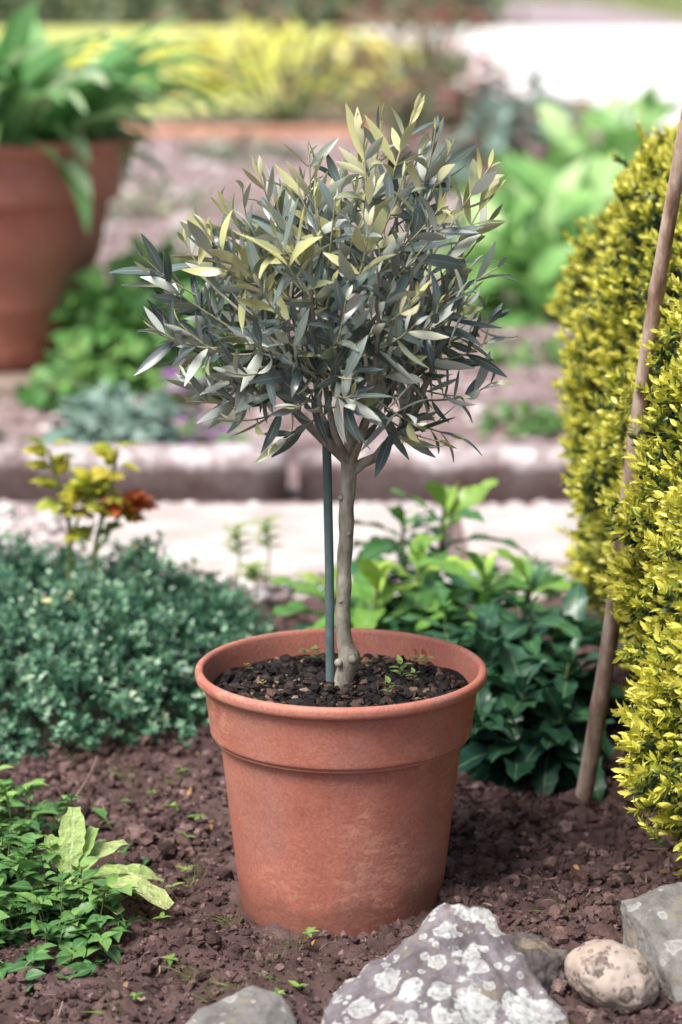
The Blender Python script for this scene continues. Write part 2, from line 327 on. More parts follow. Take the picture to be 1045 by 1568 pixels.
# ------------------------------------------------------------------ hedge
EL=[((.825,.78,.445),(.455,.56,.455),2.9),((.765,-.02,.350),(.405,.36,.385),2.5),((.86,.32,.42),(.465,.55,.43),3.2)]
def ef(p,e,k=1.0):
    c,r,ex=e; return (np.abs((p-A(*c))/(A(*r)*k))**ex).sum(-1)
mb=MB(); core=MB(); allP=[];allN=[]
for ie,e in enumerate(EL):
    c,r,ex=e; n=(8200,9500,7000)[ie]
    d=nrm(R.normal(size=(n*3,3))*A(1,1.2,1)); 
    d=d[(d[:,0]<.40)&(d[:,2]>-.95)&(d[:,1]<.8)][:n]
    s=((np.abs(d/A(*r)))**ex).sum(1)**(-1/ex); P=A(*c)+d*s[:,None]
    N=nrm(np.sign(d)*np.abs((P-A(*c))/A(*r))**(ex-1)/A(*r))
    P=P+N*(.055*nz(P,6,1)+.022*nz(P,25,4))[:,None]
    ok=P[:,2]>.015
    for e2 in EL:
        if e2 is not e: ok&=ef(P,e2,.97)>1
    allP.append(P[ok]);allN.append(N[ok])
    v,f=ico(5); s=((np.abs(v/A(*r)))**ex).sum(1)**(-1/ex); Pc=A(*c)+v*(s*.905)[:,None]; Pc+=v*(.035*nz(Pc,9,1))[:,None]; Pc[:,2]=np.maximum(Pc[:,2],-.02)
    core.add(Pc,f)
P=np.concatenate(allP);N=np.concatenate(allN); n=len(P)
ax=nrm(N+A(0,0,.6)+R.normal(0,.35,(n,3)))
P=P+N*np.clip(R.normal(0,.010,n),-.022,.03)[:,None]
ln=R.uniform(.014,.036,n)
U=nrm(np.cross(ax,A(.3,.1,1))); Wv=np.cross(ax,U); a0=R.uniform(0,6.28,n)
patch=np.clip(.5+1.2*nz(P,8,9),0,1)
for k in range(8):
    f=k/7; a=a0+k*1.57+(k%2)*1.57+R.normal(0,.3,n); side=U*np.cos(a)[:,None]+Wv*np.sin(a)[:,None]
    for sg in (1,-1) if k<7 else (1,):
        Pn=P+ax*(ln*(f-.6)*1.1)[:,None]; op=np.interp(f,[0,.6,1],[1.1,.75,.25])+R.normal(0,.15,n)
        D=ax*np.cos(op)[:,None]+sg*side*np.sin(op)[:,None]
        ll=R.uniform(.011,.018,n)*(1-.2*f)
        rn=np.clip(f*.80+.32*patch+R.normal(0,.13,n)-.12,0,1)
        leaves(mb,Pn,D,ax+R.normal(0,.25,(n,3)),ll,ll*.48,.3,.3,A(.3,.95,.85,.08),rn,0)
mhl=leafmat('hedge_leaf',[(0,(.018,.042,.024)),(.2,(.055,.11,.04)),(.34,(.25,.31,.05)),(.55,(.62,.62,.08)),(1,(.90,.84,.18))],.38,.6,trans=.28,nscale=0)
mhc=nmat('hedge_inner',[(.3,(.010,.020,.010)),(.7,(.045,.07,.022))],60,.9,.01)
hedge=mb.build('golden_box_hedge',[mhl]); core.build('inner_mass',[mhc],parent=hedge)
# ------------------------------------------------------------------ leaning cane
mcane=nmat('old_cane',[(.34,(.12,.065,.05)),(.47,(.31,.20,.15)),(.58,(.54,.42,.34)),(.72,(.64,.54,.47))],10,.6,.001,90,mp=(3,3,1))
mb=MB(); t=np.linspace(0,1,80)[:,None]; pa=A(.311,.300,-.03); pb=A(.408,.12,.97)
pts=pa+(pb-pa)*t; rr=.0118-.0035*t[:,0]; 
for q in (.18,.37,.55,.73,.9): rr=rr+.0016*np.exp(-((t[:,0]-q)/.01)**2)
pts[:,0]+=.004*np.sin(t[:,0]*7)
tube(mb,pts,rr,14); mb.build('garden_cane',[mcane])
# ------------------------------------------------------------------ broad leaved perennial
mbl=leafmat('perennial_leaf',[(0,(.022,.075,.052)),(.4,(.045,.14,.065)),(.7,(.14,.32,.06)),(1,(.40,.56,.09))],.34,.6,rib=(.28,.42,.20),ribw=.10,trans=.18,nscale=50,bd=.002)
mstm=nmat('green_stem',[(.3,(.10,.15,.05)),(.7,(.20,.23,.09))],50,.6,0)
mb=MB()
heads=[(.055,.80,.185,1),(-.01,.88,.15,.9),(.12,.88,.20,.8),(.21,.75,.225,.85),(.165,1.05,.265,.8),(.10,1.1,.22,.7),(.27,.62,.195,.4),(.32,.52,.15,.3),(.20,.56,.16,.3),(.25,.46,.12,.2),(.34,.66,.15,.3),(.15,.62,.20,.55),(.28,.78,.20,.6),(.19,.43,.08,.2),(.30,.43,.09,.15),(.24,.40,.06,.15),(.16,.50,.10,.3)]
for hx,hy,hz,yg in heads:
    base=A(hx*.9+.01,hy+.04,0); top=A(hx,hy,hz*.92); tube(mb,bez(base,(base+top)/2+R.normal(0,.01,3),top,8),np.linspace(.005,.003,8),7,1)
    nl=22
    for k in range(nl):
        f=(k/(nl-1)); q=base+(top-base)*(.15+.85*f); a=k*2.4+R.normal(0,.25); el=np.interp(f,[0,.5,.85,1],[-.1,.25,.65,1.25])+R.normal(0,.15)
        D=A(math.cos(a)*math.cos(el),math.sin(a)*math.cos(el),math.sin(el)); L=np.interp(f,[0,.5,.9,1],[.125,.145,.10,.05])*R.uniform(.75,1.2)
        leaves(mb,q,D,A(0,0,1)+R.normal(0,.22,3),L,L*R.uniform(.32,.42),R.uniform(.5,1.3),R.uniform(.1,.4),TOO,np.clip(yg*f*1.0+R.normal(.05,.10),0,1),0,wav=.14)
mb.build('broad_leaved_perennial',[mbl,mstm])
# ------------------------------------------------------------------ small-leaf groundcover
def mound(name,cx,cy,rx,ry,h,n,ls,mats,seed=0,coremat=None,nl=8,prof=OVA,wr=.62):
    mb=MB(); d=R.uniform(-1,1,(n,2)); rr=(np.abs(d)**2.6).sum(1); d=d[rr<1]; n=len(d); rr=rr[rr<1]
    x=cx+d[:,0]*rx; y=cy+d[:,1]*ry
    z=h*np.clip(1-rr,0,1)**.38*(1+1.0*nz(np.c_[x,y,np.zeros(n)],12,seed+3))+.0
    z=np.maximum(z,.01); P=np.c_[x,y,z]+np.clip(R.normal(0,.014,n),-.03,.035)[:,None]*A(0,0,1)
    P[:,:2]+=R.normal(0,.012,(n,2))
    N=nrm(np.c_[d[:,0]*(rr**1.3)*1.6,d[:,1]*(rr**1.3)*1.6-.1,np.ones(n)]); ax=nrm(N+R.normal(0,.5,(n,3)))
    U=nrm(np.cross(ax,A(.3,.1,1))); Wv=np.cross(ax,U); a0=R.uniform(0,6.28,n)
    lr=R.random(n)
    for k in range(nl):
        f=k/(nl-1); a=a0+k*2.4; side=U*np.cos(a)[:,None]+Wv*np.sin(a)[:,None]; op=1.35-.8*f
        D=ax*math.cos(op)+side*math.sin(op); l=ls*R.uniform(.6,1.35,n)*(1-.25*f)
        leaves(mb,P+ax*(ls*1.3*f),D,ax+R.normal(0,.25,(n,3)),l,l*wr,.4,.25,prof,np.clip(lr*.45+.6*f*R.random(n)+.1*R.random(n)-.1,0,1),0)
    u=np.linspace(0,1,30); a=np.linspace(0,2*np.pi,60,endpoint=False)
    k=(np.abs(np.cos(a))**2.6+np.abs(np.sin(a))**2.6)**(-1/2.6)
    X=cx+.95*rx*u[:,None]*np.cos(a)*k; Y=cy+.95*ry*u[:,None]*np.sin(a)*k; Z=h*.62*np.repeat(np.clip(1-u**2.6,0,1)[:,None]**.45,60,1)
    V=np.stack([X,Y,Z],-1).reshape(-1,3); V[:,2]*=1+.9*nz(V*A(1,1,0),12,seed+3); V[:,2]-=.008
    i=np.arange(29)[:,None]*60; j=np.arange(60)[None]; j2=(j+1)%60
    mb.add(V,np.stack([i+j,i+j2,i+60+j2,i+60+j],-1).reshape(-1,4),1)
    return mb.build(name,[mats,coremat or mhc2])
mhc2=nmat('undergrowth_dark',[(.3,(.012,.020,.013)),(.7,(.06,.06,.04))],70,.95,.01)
mgc=leafmat('groundcover_leaf',[(0,(.020,.072,.042)),(.30,(.065,.19,.105)),(.58,(.25,.46,.28)),(.96,(.56,.72,.50)),(1,(.70,.36,.10))],.34,.7,trans=.18,nscale=0)
mound('groundcover_plant',-.57,.885,.46,.41,.108,6000,.0135,mgc,seed=2)
# ------------------------------------------------------------------ bottom-left plants
miv=leafmat('creeper_leaf',[(0,(.035,.11,.040)),(.5,(.10,.25,.065)),(1,(.32,.52,.13))],.4,.5,rib=(.3,.44,.16),trans=.2,nscale=80,bd=.001)
mb=MB()
for cx,cy,h,n in [(-.385,-.03,.06,50),(-.34,-.10,.045,45),(-.42,.17,.07,50),(-.30,-.13,.03,30),(-.36,-.22,.012,8),(-.45,.05,.06,45),(-.28,-.20,.012,6),(-.42,-.12,.05,40),(-.33,.22,.02,8),(-.30,.10,.015,6)]:
    for k in range(n):
        q=A(cx,cy,0)+A(*R.normal(0,.032,2),0); z=h*R.uniform(.2,1.25); a=R.uniform(0,6.28)
        top=q+A(math.cos(a)*.012,math.sin(a)*.012,z); tube(mb,bez(q,(q+top)/2+A(0,0,.005),top,4),.0009,4,1,cap=False)
        for kk in range(4):
            aa=a+kk*1.7; D=A(math.cos(aa),math.sin(aa),R.uniform(0,.8)); L=R.uniform(.013,.031)
            leaves(mb,top-A(0,0,.004*kk),D,A(0,0,1)+R.normal(0,.3,3),L,L*.66,.6,.3,OVA,np.clip(R.random()*.6+z*5,0,1),0)
mb.build('creeping_plant',[miv,mstm])
mpr=leafmat('primrose_leaf',[(0,(.28,.44,.12)),(1,(.54,.64,.26))],.6,.3,rib=(.70,.74,.48),ribw=.14,trans=.3,nscale=90,bd=.006)
mb=MB()
for (a,el,L,B) in [(-.40,.40,.135,.9),(.10,.5,.115,1.0),(.75,.8,.095,.9),(1.5,1.15,.095,.3),(2.1,.9,.075,.5),(-.75,.1,.09,.4),(-2.6,.5,.055,.8),(1.1,1.0,.08,.5),(-1.3,.4,.06,.8)]:
    D=A(math.cos(a)*math.cos(el),math.sin(a)*math.cos(el),math.sin(el))
    leaves(mb,A(-.318,-.045,.025),D,A(0,0,1) if el<1.1 else A(0,-1,.3),L,L*.36,B,.3,np.repeat(A(.2,.38,.62,.88,1,1,.85,.5),2)*np.tile(A(1,.90),8),R.random(),0,wav=.10)
mb.build('primrose_plant',[mpr])
mgr=leafmat('weed_leaf',[(0,(.10,.20,.05)),(1,(.32,.46,.11))],.5,.4,trans=.25,nscale=0)
mb=MB()
for k in range(80):
    q=A(R.uniform(-.42,.42),R.uniform(-.38,.6),0)
    if math.hypot(q[0],q[1])<.15 or (q[0]>0 and R.random()<.7): continue
    if R.random()<.35:
        for kk in range(9): leaves(mb,q+R.normal(0,.004,3)*A(1,1,0),A(*R.normal(0,.5,2),1),A(1,0,.2),R.uniform(.02,.045),.0018,.8,.3,NAR,None,0)
    else:
        for kk in range(6): 
            a=kk*1.05+R.random(); L=R.uniform(.006,.016); leaves(mb,q+A(0,0,.012),A(math.cos(a),math.sin(a),R.uniform(.1,.8)),A(0,0,1),L,L*.5,.5,.3,OVA,None,0)
for bx,by in [(-.162,-.262),(-.115,-.29),(-.13,-.10),(-.055,-.17),(.255,-.08)]:
    for kk in range(16): leaves(mb,A(bx,by,0)+R.normal(0,.005,3)*A(1,1,0),A(*R.normal(0,.7,2),.9),A(1,0,.2),R.uniform(.015,.04),.0018,.8,.3,NAR,None,0)
mb.build('weed_seedlings',[mgr])
mb=MB(); 
for bx,by,s in [(.055,-.05,1),(.07,.02,1.2),(.085,.0,.8),(-.03,.09,1.1),(-.045,.10,.8),(.10,.06,1),(.09,.08,.8),(-.09,-.02,.5),(.03,.06,.6),(-.11,.05,.5)]:
    for kk in range(8):
        a=kk*2.4; L=s*R.uniform(.008,.016); leaves(mb,A(bx,by,.262+.002*kk*s),A(math.cos(a),math.sin(a),R.uniform(.2,1)),A(0,0,1),L,L*.45,.5,.3,OVA,R.random() if s>.6 else 1,0 if R.random()<.75 else 1)
mrd=leafmat('red_leaf',[(0,(.25,.03,.02)),(1,(.45,.12,.05))],.5,.4)
mb.build('pot_weeds',[mgr,mrd],parent=pot)
mb=MB()
for k in range(150):
    q=A(R.uniform(-.45,.45),R.uniform(-.4,.7),.01)
    if math.hypot(q[0],q[1])<.16: continue
    d=A(*R.normal(0,1,2),R.normal(0,.25)); d=nrm(d)*R.uniform(.008,.03); tube(mb,bez(q,q+d*.5+R.normal(0,.002,3),q+d,5),R.uniform(.0004,.0011),5)
tube(mb,bez(A(-.355,.33,.0),A(-.33,.34,.03),A(-.325,.36,.05),6),.0012,5)
for k in range(90):
    q=A(R.uniform(-.45,.42),R.uniform(-.4,.6),.012)
    if math.hypot(q[0],q[1])<.15: continue
    L=R.uniform(.006,.016); leaves(mb,q+A(0,0,gh(q[0],q[1])),A(*R.normal(0,1,2),R.normal(0,.2)),A(*R.normal(0,.4,2),1),L,L*.5,R.normal(0,.8),.3,OVA,None,1)
mdl=leafmat('dry_leaf',[(0,(.10,.055,.03)),(.7,(.30,.18,.10)),(1,(.55,.32,.12))],.7,.2,trans=.1,nscale=0)
mb.build('dry_twigs',[nmat('dry_twig',[(.3,(.14,.09,.06)),(.7,(.42,.32,.24))],60,.9,0),mdl])
# ------------------------------------------------------------------ young rose
mro=leafmat('young_rose_leaf',[(0,(.24,.36,.05)),(.6,(.66,.64,.08)),(.9,(.78,.62,.10)),(.93,(.55,.11,.04)),(1,(.6,.15,.05))],.45,.4,rib=(.5,.5,.2),trans=.35,nscale=0)
mb=MB()
for st in [[(-.435,1.0,.0),(-.43,1.0,.12),(-.425,.99,.22),(-.445,.98,.30),(-.455,.98,.345)],[(-.42,.98,.0),(-.40,.98,.12),(-.38,.97,.21),(-.36,.96,.28),(-.345,.96,.350)],[(-.385,.97,.18),(-.35,.965,.235),(-.325,.965,.262)],[(-.425,.99,.2),(-.40,.98,.26),(-.385,.98,.29)]]:
    st=np.array(st); t=np.linspace(0,1,20); u=np.linspace(0,1,len(st)); pt=np.stack([np.interp(t,u,st[:,k]) for k in range(3)],1)
    tube(mb,pt,np.linspace(.0055,.0025,20)*(1 if st[0][2]==0 else .6),8,1)
    for k in range(9,20):
        for _ in range(2):
            if pt[k][2]<.17: continue
            a=R.uniform(0,6.28); D=A(math.cos(a),math.sin(a)*.6,R.uniform(-.1,.7)); q=pt[k]+nrm(D)*.012
            rd=.97 if (pt[k][0]>-.345 and pt[k][2]>.24 and pt[k][2]<.275) else R.random()*.88
            for da in (-.7,0,.7):
                D2=A(D[0]*math.cos(da)-D[1]*math.sin(da),D[0]*math.sin(da)+D[1]*math.cos(da),D[2]); L=R.uniform(.024,.042)
                leaves(mb,q,D2,A(0,0,1)+R.normal(0,.4,3),L,L*.6,.5,.3,OVA,rd,0)
mb.build('young_rose_bush',[mro,mstm])
mb=MB()
for k in range(16):
    q=A(-.42+R.normal(0,.012),.82+R.normal(0,.012),.142); leaves(mb,q,A(*R.normal(0,1,2),.8),A(0,0,1),.028,.02,.6,.3,OVA,.8,0)
mb.build('primula_flower',[leafmat('pale_yellow_petal',[(0,(.8,.8,.35)),(1,(.85,.85,.5))],.6,.2,nscale=0)])
mb=MB()
for cx,cy,hh in [(-.18,1.35,.14),(-.13,1.4,.14),(-.15,1.3,.08)]:
    tube(mb,[(cx,cy,0),(cx+.005,cy,hh*.6),(cx,cy,hh)],.0018,5,1)
    for k in range(14): 
        a=k*2.4; leaves(mb,A(cx,cy,hh*(.6+.4*k/14)),A(math.cos(a),math.sin(a),.5),A(0,0,1),.036,.020,.6,.3,OVA,1,0)
mb.build('rose_seedling',[mgr,mstm])
# ------------------------------------------------------------------ path, kerb
def slab(mb,poly,z0,z1,mat=0,bev=.012):
    poly=np.array(poly,float); c=poly.mean(0); n=len(poly)
    ins=c+(poly-c)*(1-bev/np.abs(poly-c).max())
    V=np.r_[np.c_[poly,np.full(n,z0)],np.c_[poly,np.full(n,z1-bev*.6)],np.c_[ins,np.full(n,z1)]]
    i=np.arange(n); j=(i+1)%n
    mb.add(V,[np.r_[np.stack([i,j,j+n,i+n],1),np.stack([i+n,j+n,j+2*n,i+2*n],1)],(np.arange(n)+2*n)[None]],mat)
mpa=nmat('flagstone',[(.3,(.42,.35,.32)),(.5,(.56,.49,.46)),(.7,(.68,.62,.59))],6,.85,.002,40)
mb=MB()
slab(mb,[(-.47,1.66),(-.36,1.58),(-.2,1.50),(-.02,1.49),(.10,1.56),(.18,1.60),(.215,2.0),(.1,2.05),(-.43,2.04),(-.5,1.9)],-.02,.024)
slab(mb,[(.24,1.68),(.45,1.60),(.85,1.62),(.86,2.05),(.24,2.04)],-.02,.02)
slab(mb,[(-1.5,1.72),(-.60,1.70),(-.56,1.98),(-1.4,2.04)],-.02,.008)
mb.build('flagstone_path',[mpa],smooth=False)
m,nt,b=newmat('kerb_stone'); v=pos(nt)
f=noisen(nt,v,10,8,.8); r=ramp(nt,[(.36,(.13,.09,.085)),(.47,(.36,.29,.29)),(.60,(.68,.63,.64))]); nt.links.new(f,r.inputs[0])
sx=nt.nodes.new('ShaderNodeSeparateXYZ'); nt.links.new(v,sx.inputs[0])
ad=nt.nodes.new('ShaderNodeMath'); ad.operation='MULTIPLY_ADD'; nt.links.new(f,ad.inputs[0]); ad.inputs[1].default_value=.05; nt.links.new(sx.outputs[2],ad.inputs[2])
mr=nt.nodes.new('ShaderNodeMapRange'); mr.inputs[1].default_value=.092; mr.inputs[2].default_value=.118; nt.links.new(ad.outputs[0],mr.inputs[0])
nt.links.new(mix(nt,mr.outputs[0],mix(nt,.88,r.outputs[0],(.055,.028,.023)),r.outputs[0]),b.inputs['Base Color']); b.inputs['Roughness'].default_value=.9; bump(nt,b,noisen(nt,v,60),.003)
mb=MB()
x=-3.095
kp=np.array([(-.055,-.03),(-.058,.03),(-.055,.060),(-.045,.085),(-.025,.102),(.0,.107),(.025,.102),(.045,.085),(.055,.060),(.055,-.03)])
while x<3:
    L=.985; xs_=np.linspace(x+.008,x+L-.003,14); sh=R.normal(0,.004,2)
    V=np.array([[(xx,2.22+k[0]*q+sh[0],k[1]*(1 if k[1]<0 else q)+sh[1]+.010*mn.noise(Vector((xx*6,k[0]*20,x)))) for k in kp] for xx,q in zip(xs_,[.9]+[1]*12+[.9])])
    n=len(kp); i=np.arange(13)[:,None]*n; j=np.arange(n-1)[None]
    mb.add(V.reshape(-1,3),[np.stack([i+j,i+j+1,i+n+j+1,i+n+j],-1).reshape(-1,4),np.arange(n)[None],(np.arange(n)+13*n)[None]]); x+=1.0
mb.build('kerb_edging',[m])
# ------------------------------------------------------------------ rocks
def rock(name,pts,mat,nzs=14,amp=.008,sub=5,sm=.12,fac=1.8):
    bm=bmesh.new()
    for q in pts: bm.verts.new(q)
    bmesh.ops.convex_hull(bm,input=bm.verts); 
    for v in [v for v in bm.verts if not v.link_faces]: bm.verts.remove(v)
    bmesh.ops.triangulate(bm,faces=bm.faces)
    for it in range(sub):
        bmesh.ops.subdivide_edges(bm,edges=bm.edges[:],cuts=1,use_grid_fill=True)
        bmesh.ops.triangulate(bm,faces=bm.faces)
        if it in(1,2,3): bmesh.ops.smooth_vert(bm,verts=bm.verts,factor=sm,use_axis_x=True,use_axis_y=True,use_axis_z=True)
    bm.normal_update()
    for v in bm.verts:
        c=v.co; w=c+Vector((mn.noise(c*30),mn.noise(c*30+Vector((5,5,5))),0))*.008; vo=mn.voronoi(w*nzs*1.1)[0]
        h=mn.fractal(c*nzs,.8,2,5)*amp+ min(vo[1]-vo[0],.35)*amp*fac+mn.fractal(c*80,.7,2,3)*amp*.2
        v.co=c+v.normal*h
    me=bpy.data.meshes.new(name); bm.to_mesh(me); bm.free(); me.materials.append(mat)
    for p in me.polygons: p.use_smooth=True
    o=bpy.data.objects.new(name,me); sc.collection.objects.link(o); return o
def rockmat(name,stops,lich,amt,scale,bs=1.0,dark=False):
    m,nt,b=newmat(name); v=pos(nt); f=noisen(nt,v,18,9,.75); r=ramp(nt,stops); nt.links.new(f,r.inputs[0]); c=r.outputs[0]
    if not dark:
        n3=noisen(nt,v,24,6,.7); r3=ramp(nt,[(.54,(0,0,0)),(.64,(.65,.65,.65))]); nt.links.new(n3,r3.inputs[0]); c=mix(nt,r3.outputs[0],c,(.34,.27,.17))
    nn=nt.nodes.new('ShaderNodeTexNoise'); nn.inputs['Scale'].default_value=110; nn.inputs['Detail'].default_value=3; nt.links.new(v,nn.inputs['Vector'])
    patch=noisen(nt,v,13,3,.6)
    for sc_,k in ((scale*.55,.85),(scale,1.0),(scale*2.3,.8)):
        vm=nt.nodes.new('ShaderNodeVectorMath'); vm.operation='MULTIPLY_ADD'; nt.links.new(nn.outputs['Color'],vm.inputs[0]); vm.inputs[1].default_value=(.40/sc_,)*3; nt.links.new(v,vm.inputs[2])
        vo=nt.nodes.new('ShaderNodeTexVoronoi'); vo.inputs['Scale'].default_value=sc_; nt.links.new(vm.outputs[0],vo.inputs['Vector'])
        sep=nt.nodes.new('ShaderNodeSeparateColor'); nt.links.new(vo.outputs['Color'],sep.inputs[0])
        mu=nt.nodes.new('ShaderNodeMath'); mu.operation='MULTIPLY'; nt.links.new(sep.outputs[0],mu.inputs[0]); nt.links.new(patch,mu.inputs[1])
        m2=nt.nodes.new('ShaderNodeMath'); m2.operation='MULTIPLY_ADD'; nt.links.new(mu.outputs[0],m2.inputs[0]); m2.inputs[1].default_value=amt*k; 
        ng=nt.nodes.new('ShaderNodeMath'); ng.operation='MULTIPLY'; nt.links.new(vo.outputs['Distance'],ng.inputs[0]); ng.inputs[1].default_value=-1; nt.links.new(ng.outputs[0],m2.inputs[2])
        rl=ramp(nt,[(.0,(0,0,0)),(.05,(.9,.9,.9)),(.2,(.50,.50,.50)),(.5,(.8,.8,.8))]); nt.links.new(m2.outputs[0],rl.inputs[0])
        nl=noisen(nt,v,160,4,.75); rn=ramp(nt,[(.36,(.2,.2,.2)),(.52,(1,1,1))]); nt.links.new(nl,rn.inputs[0])
        c=mix(nt,mix(nt,1.0,rl.outputs[0],rn.outputs[0],'MULTIPLY'),c,lich)
    nt.links.new(c,b.inputs['Base Color']); b.inputs['Roughness'].default_value=.9; bump(nt,b,noisen(nt,v,70,8,.75),.006*bs); return m
mrk=rockmat('lichen_rock',[(.3,(.075,.062,.068)),(.48,(.18,.155,.168)),(.66,(.33,.30,.32))],(.70,.72,.69),1.3,34)
mrk2=rockmat('grey_rock',[(.3,(.12,.11,.10)),(.5,(.24,.23,.215)),(.7,(.38,.365,.345))],(.5,.5,.48),.7,30)
mrk3=rockmat('rounded_rock',[(.3,(.33,.25,.20)),(.5,(.46,.37,.31)),(.7,(.56,.48,.42))],(.10,.075,.07),1.1,46,.3,True)
rock('rock',[(-.020,-.37,-.01),(-.016,-.40,.025),(-.008,-.36,.022),(.03,-.345,.045),(.078,-.345,.056),(.095,-.31,.086),(.112,-.295,.099),(.155,-.30,.098),(.170,-.335,.070),(.165,-.345,.066),(.20,-.39,.035),(.245,-.44,.010),(.23,-.36,-.01),(.16,-.24,-.02),(.05,-.26,-.01),(0,-.50,-.04),(.22,-.52,-.04),(.0,-.30,-.01),(.12,-.45,.035),(.02,-.47,.015),(.06,-.40,.045)],mrk,18,.006,sm=.03,fac=2.5)
rock('rock',[(.15,-.24,0),(.16,-.26,.052),(.20,-.25,.05),(.245,-.27,.04),(.25,-.30,0),(.17,-.33,0),(.2,-.33,.04),(.24,-.22,-.01),(.17,-.2,-.01)],rockmat('dark_rock',[(.3,(.06,.05,.055)),(.5,(.13,.11,.11)),(.7,(.25,.22,.22))],(.3,.3,.28),.4,30),20,.006,sm=.03)
rock('rock',[(.32,-.15,0),(.312,-.17,.058),(.34,-.18,.068),(.43,-.14,.078),(.46,-.2,.066),(.44,-.30,.038),(.355,-.30,.028),(.36,-.34,0),(.335,-.25,.052),(.48,-.30,0),(.48,-.1,0),(.325,-.24,0)],mrk2,18,.005,sm=.03)
mb=MB(); v,f=ico(5); q=v*A(.049,.045,.036); q=q+v*(.0045*nz(v,1.3)+.0006*nz(v,8))[:,None]; q[:,2]+=.028*q[:,0]/.05*-.25; mb.add(q+A(.287,-.325,.034),f); mb.build('rounded_stone',[mrk3])
rock('rock',[(-.175,-.42,0),(-.15,-.395,.033),(-.09,-.375,.046),(-.06,-.385,.042),(-.045,-.42,.02),(-.05,-.46,0),(-.17,-.48,0),(-.1,-.44,.040),(-.08,-.36,0)],mrk2,14,.004,sm=.3)
rock('rock',[(-.05,-.46,0),(-.03,-.43,.03),(.03,-.43,.03),(.04,-.46,0),(0,-.5,.02),(0,-.41,0)],mrk2,12,.003,sm=.3)
# ------------------------------------------------------------------ background pot
mb=MB(); ter2=terracotta('weathered_terracotta',2.0,.5)
pc=(-.94,3.80,.035)
pf=[(0,0),(.20,0),(.215,.02),(.225,.05),(.255,.16),(.262,.165),(.262,.18),(.265,.19),(.285,.29),(.292,.295),(.292,.31),(.296,.315),(.318,.43),(.320,.44),(.345,.448),(.348,.46),(.360,.56),(.362,.57),(.385,.578),(.398,.59),(.395,.605),(.375,.612),(.355,.605),(.345,.58),(.34,.52),(0,.52)]
lathe(mb,pf,96,0,pc); bp=mb.build('terracotta_pot',[ter2])
mb=MB(); slab(mb,[(-1.45,3.45),(-.70,3.43),(-.68,4.0),(-1.45,4.05)],-.02,.034,0); mb.build('stone_slab',[nmat('weathered_slab',[(.3,(.22,.16,.13)),(.7,(.40,.32,.27))],6)],smooth=False)
mtu=leafmat('tulip_leaf',[(0,(.12,.34,.10)),(.6,(.30,.56,.22)),(1,(.66,.80,.52))],.4,.5,rib=(.5,.66,.38),trans=.35,nscale=0)
mb=MB(); n=190
for k in range(n):
    a=R.uniform(0,6.28); r0=.30*math.sqrt(R.random()); q=A(*pc)+A(r0*math.cos(a),r0*math.sin(a),.52+R.uniform(0,.10))
    a+=R.normal(0,.5); el=R.uniform(.55,1.5); D=A(math.cos(a)*math.cos(el),math.sin(a)*math.cos(el),math.sin(el)); L=R.uniform(.22,.42)+(.14 if el>1.1 else 0)
    leaves(mb,q,D,A(0,0,1)-D*.2,L,R.uniform(.07,.11),R.uniform(.8,2.3),.3,STR,None,0,wav=.12)
mb.build('tulip_plant',[mtu])
# ------------------------------------------------------------------ background clumps
def clump(name,c,r,n,L,mats,wr=.6,prof=OVA,flower=None,up=.5,stems=6,lo=.35):
    mb=MB(); d=nrm(R.normal(size=(n,3))); d[:,2]=np.abs(d[:,2])
    P=A(*c)+d*A(*r)*(R.uniform(lo,1,n)**.6)[:,None]*(1+.35*nz(d,2.2,c[0]))[:,None]
    D=nrm(d+R.normal(0,.5,(n,3))+A(0,0,-.1)); l=L*R.uniform(.6,1.25,n)
    leaves(mb,P,D,d*.5+A(0,0,1)*up+R.normal(0,.25,(n,3)),l,l*wr,.8,.25,prof,np.clip(R.random(n)*.7+.3*d[:,2],0,1),0)
    for k in range(stems):
        e=A(*c)+nrm(R.normal(size=3)*A(1,1,.5)+A(0,0,1))*A(*r)*.7; tube(mb,[A(*c)*A(1,1,0),(A(*c)*A(1,1,0)+e)/2+R.normal(0,.02,3),e],.004+.006*r[2],5,1)
    ms=[mats,mstm]
    if flower:
        fm,nf,fl=flower; ms.append(fm); d=nrm(R.normal(size=(nf,3))); d[:,2]=np.abs(d[:,2]); P=A(*c)+d*A(*r)*R.uniform(.6,1.2,(nf,1))
        for k in range(6):
            a=k*1.05; leaves(mb,P,np.c_[np.full(nf,math.cos(a)),np.full(nf,math.sin(a)),np.full(nf,.4)],A(0,0,1),fl,fl*.8,.5,.2,OVA,None,2)
    return mb.build(name,ms)
gA=leafmat('geranium_leaf',[(0,(.05,.15,.045)),(.6,(.15,.35,.09)),(1,(.40,.60,.20))],.45,.4,trans=.2,nscale=0)
gS=leafmat('silver_leaf',[(0,(.15,.26,.21)),(1,(.42,.57,.48))],.5,.3,trans=.15,nscale=0)
gB=leafmat('foxglove_leaf',[(0,(.12,.32,.09)),(.6,(.30,.55,.17)),(1,(.64,.82,.42))],.45,.4,trans=.25,nscale=0)
gD=leafmat('shrub_leaf',[(0,(.08,.13,.07)),(.6,(.22,.27,.17)),(1,(.44,.46,.28))],.5,.3,trans=.2,nscale=0)
gY=leafmat('yellow_leaf',[(0,(.50,.58,.10)),(.5,(.90,.88,.22)),(1,(.97,.95,.50))],.5,.3,trans=.3,nscale=0)
fP=leafmat('purple_petal',[(0,(.6,.14,.72)),(1,(.85,.4,.9))],.5,.3,trans=.3,nscale=0)
fR=leafmat('pink_petal',[(0,(.60,.14,.18)),(1,(.90,.45,.47))],.5,.3,trans=.3,nscale=0)
clump('geranium_plant',(-.50,3.65,.0),(.27,.25,.30),420,.085,gA,.85)
clump('geranium_plant',(-.68,3.3,.0),(.10,.12,.14),120,.06,gA,.85)
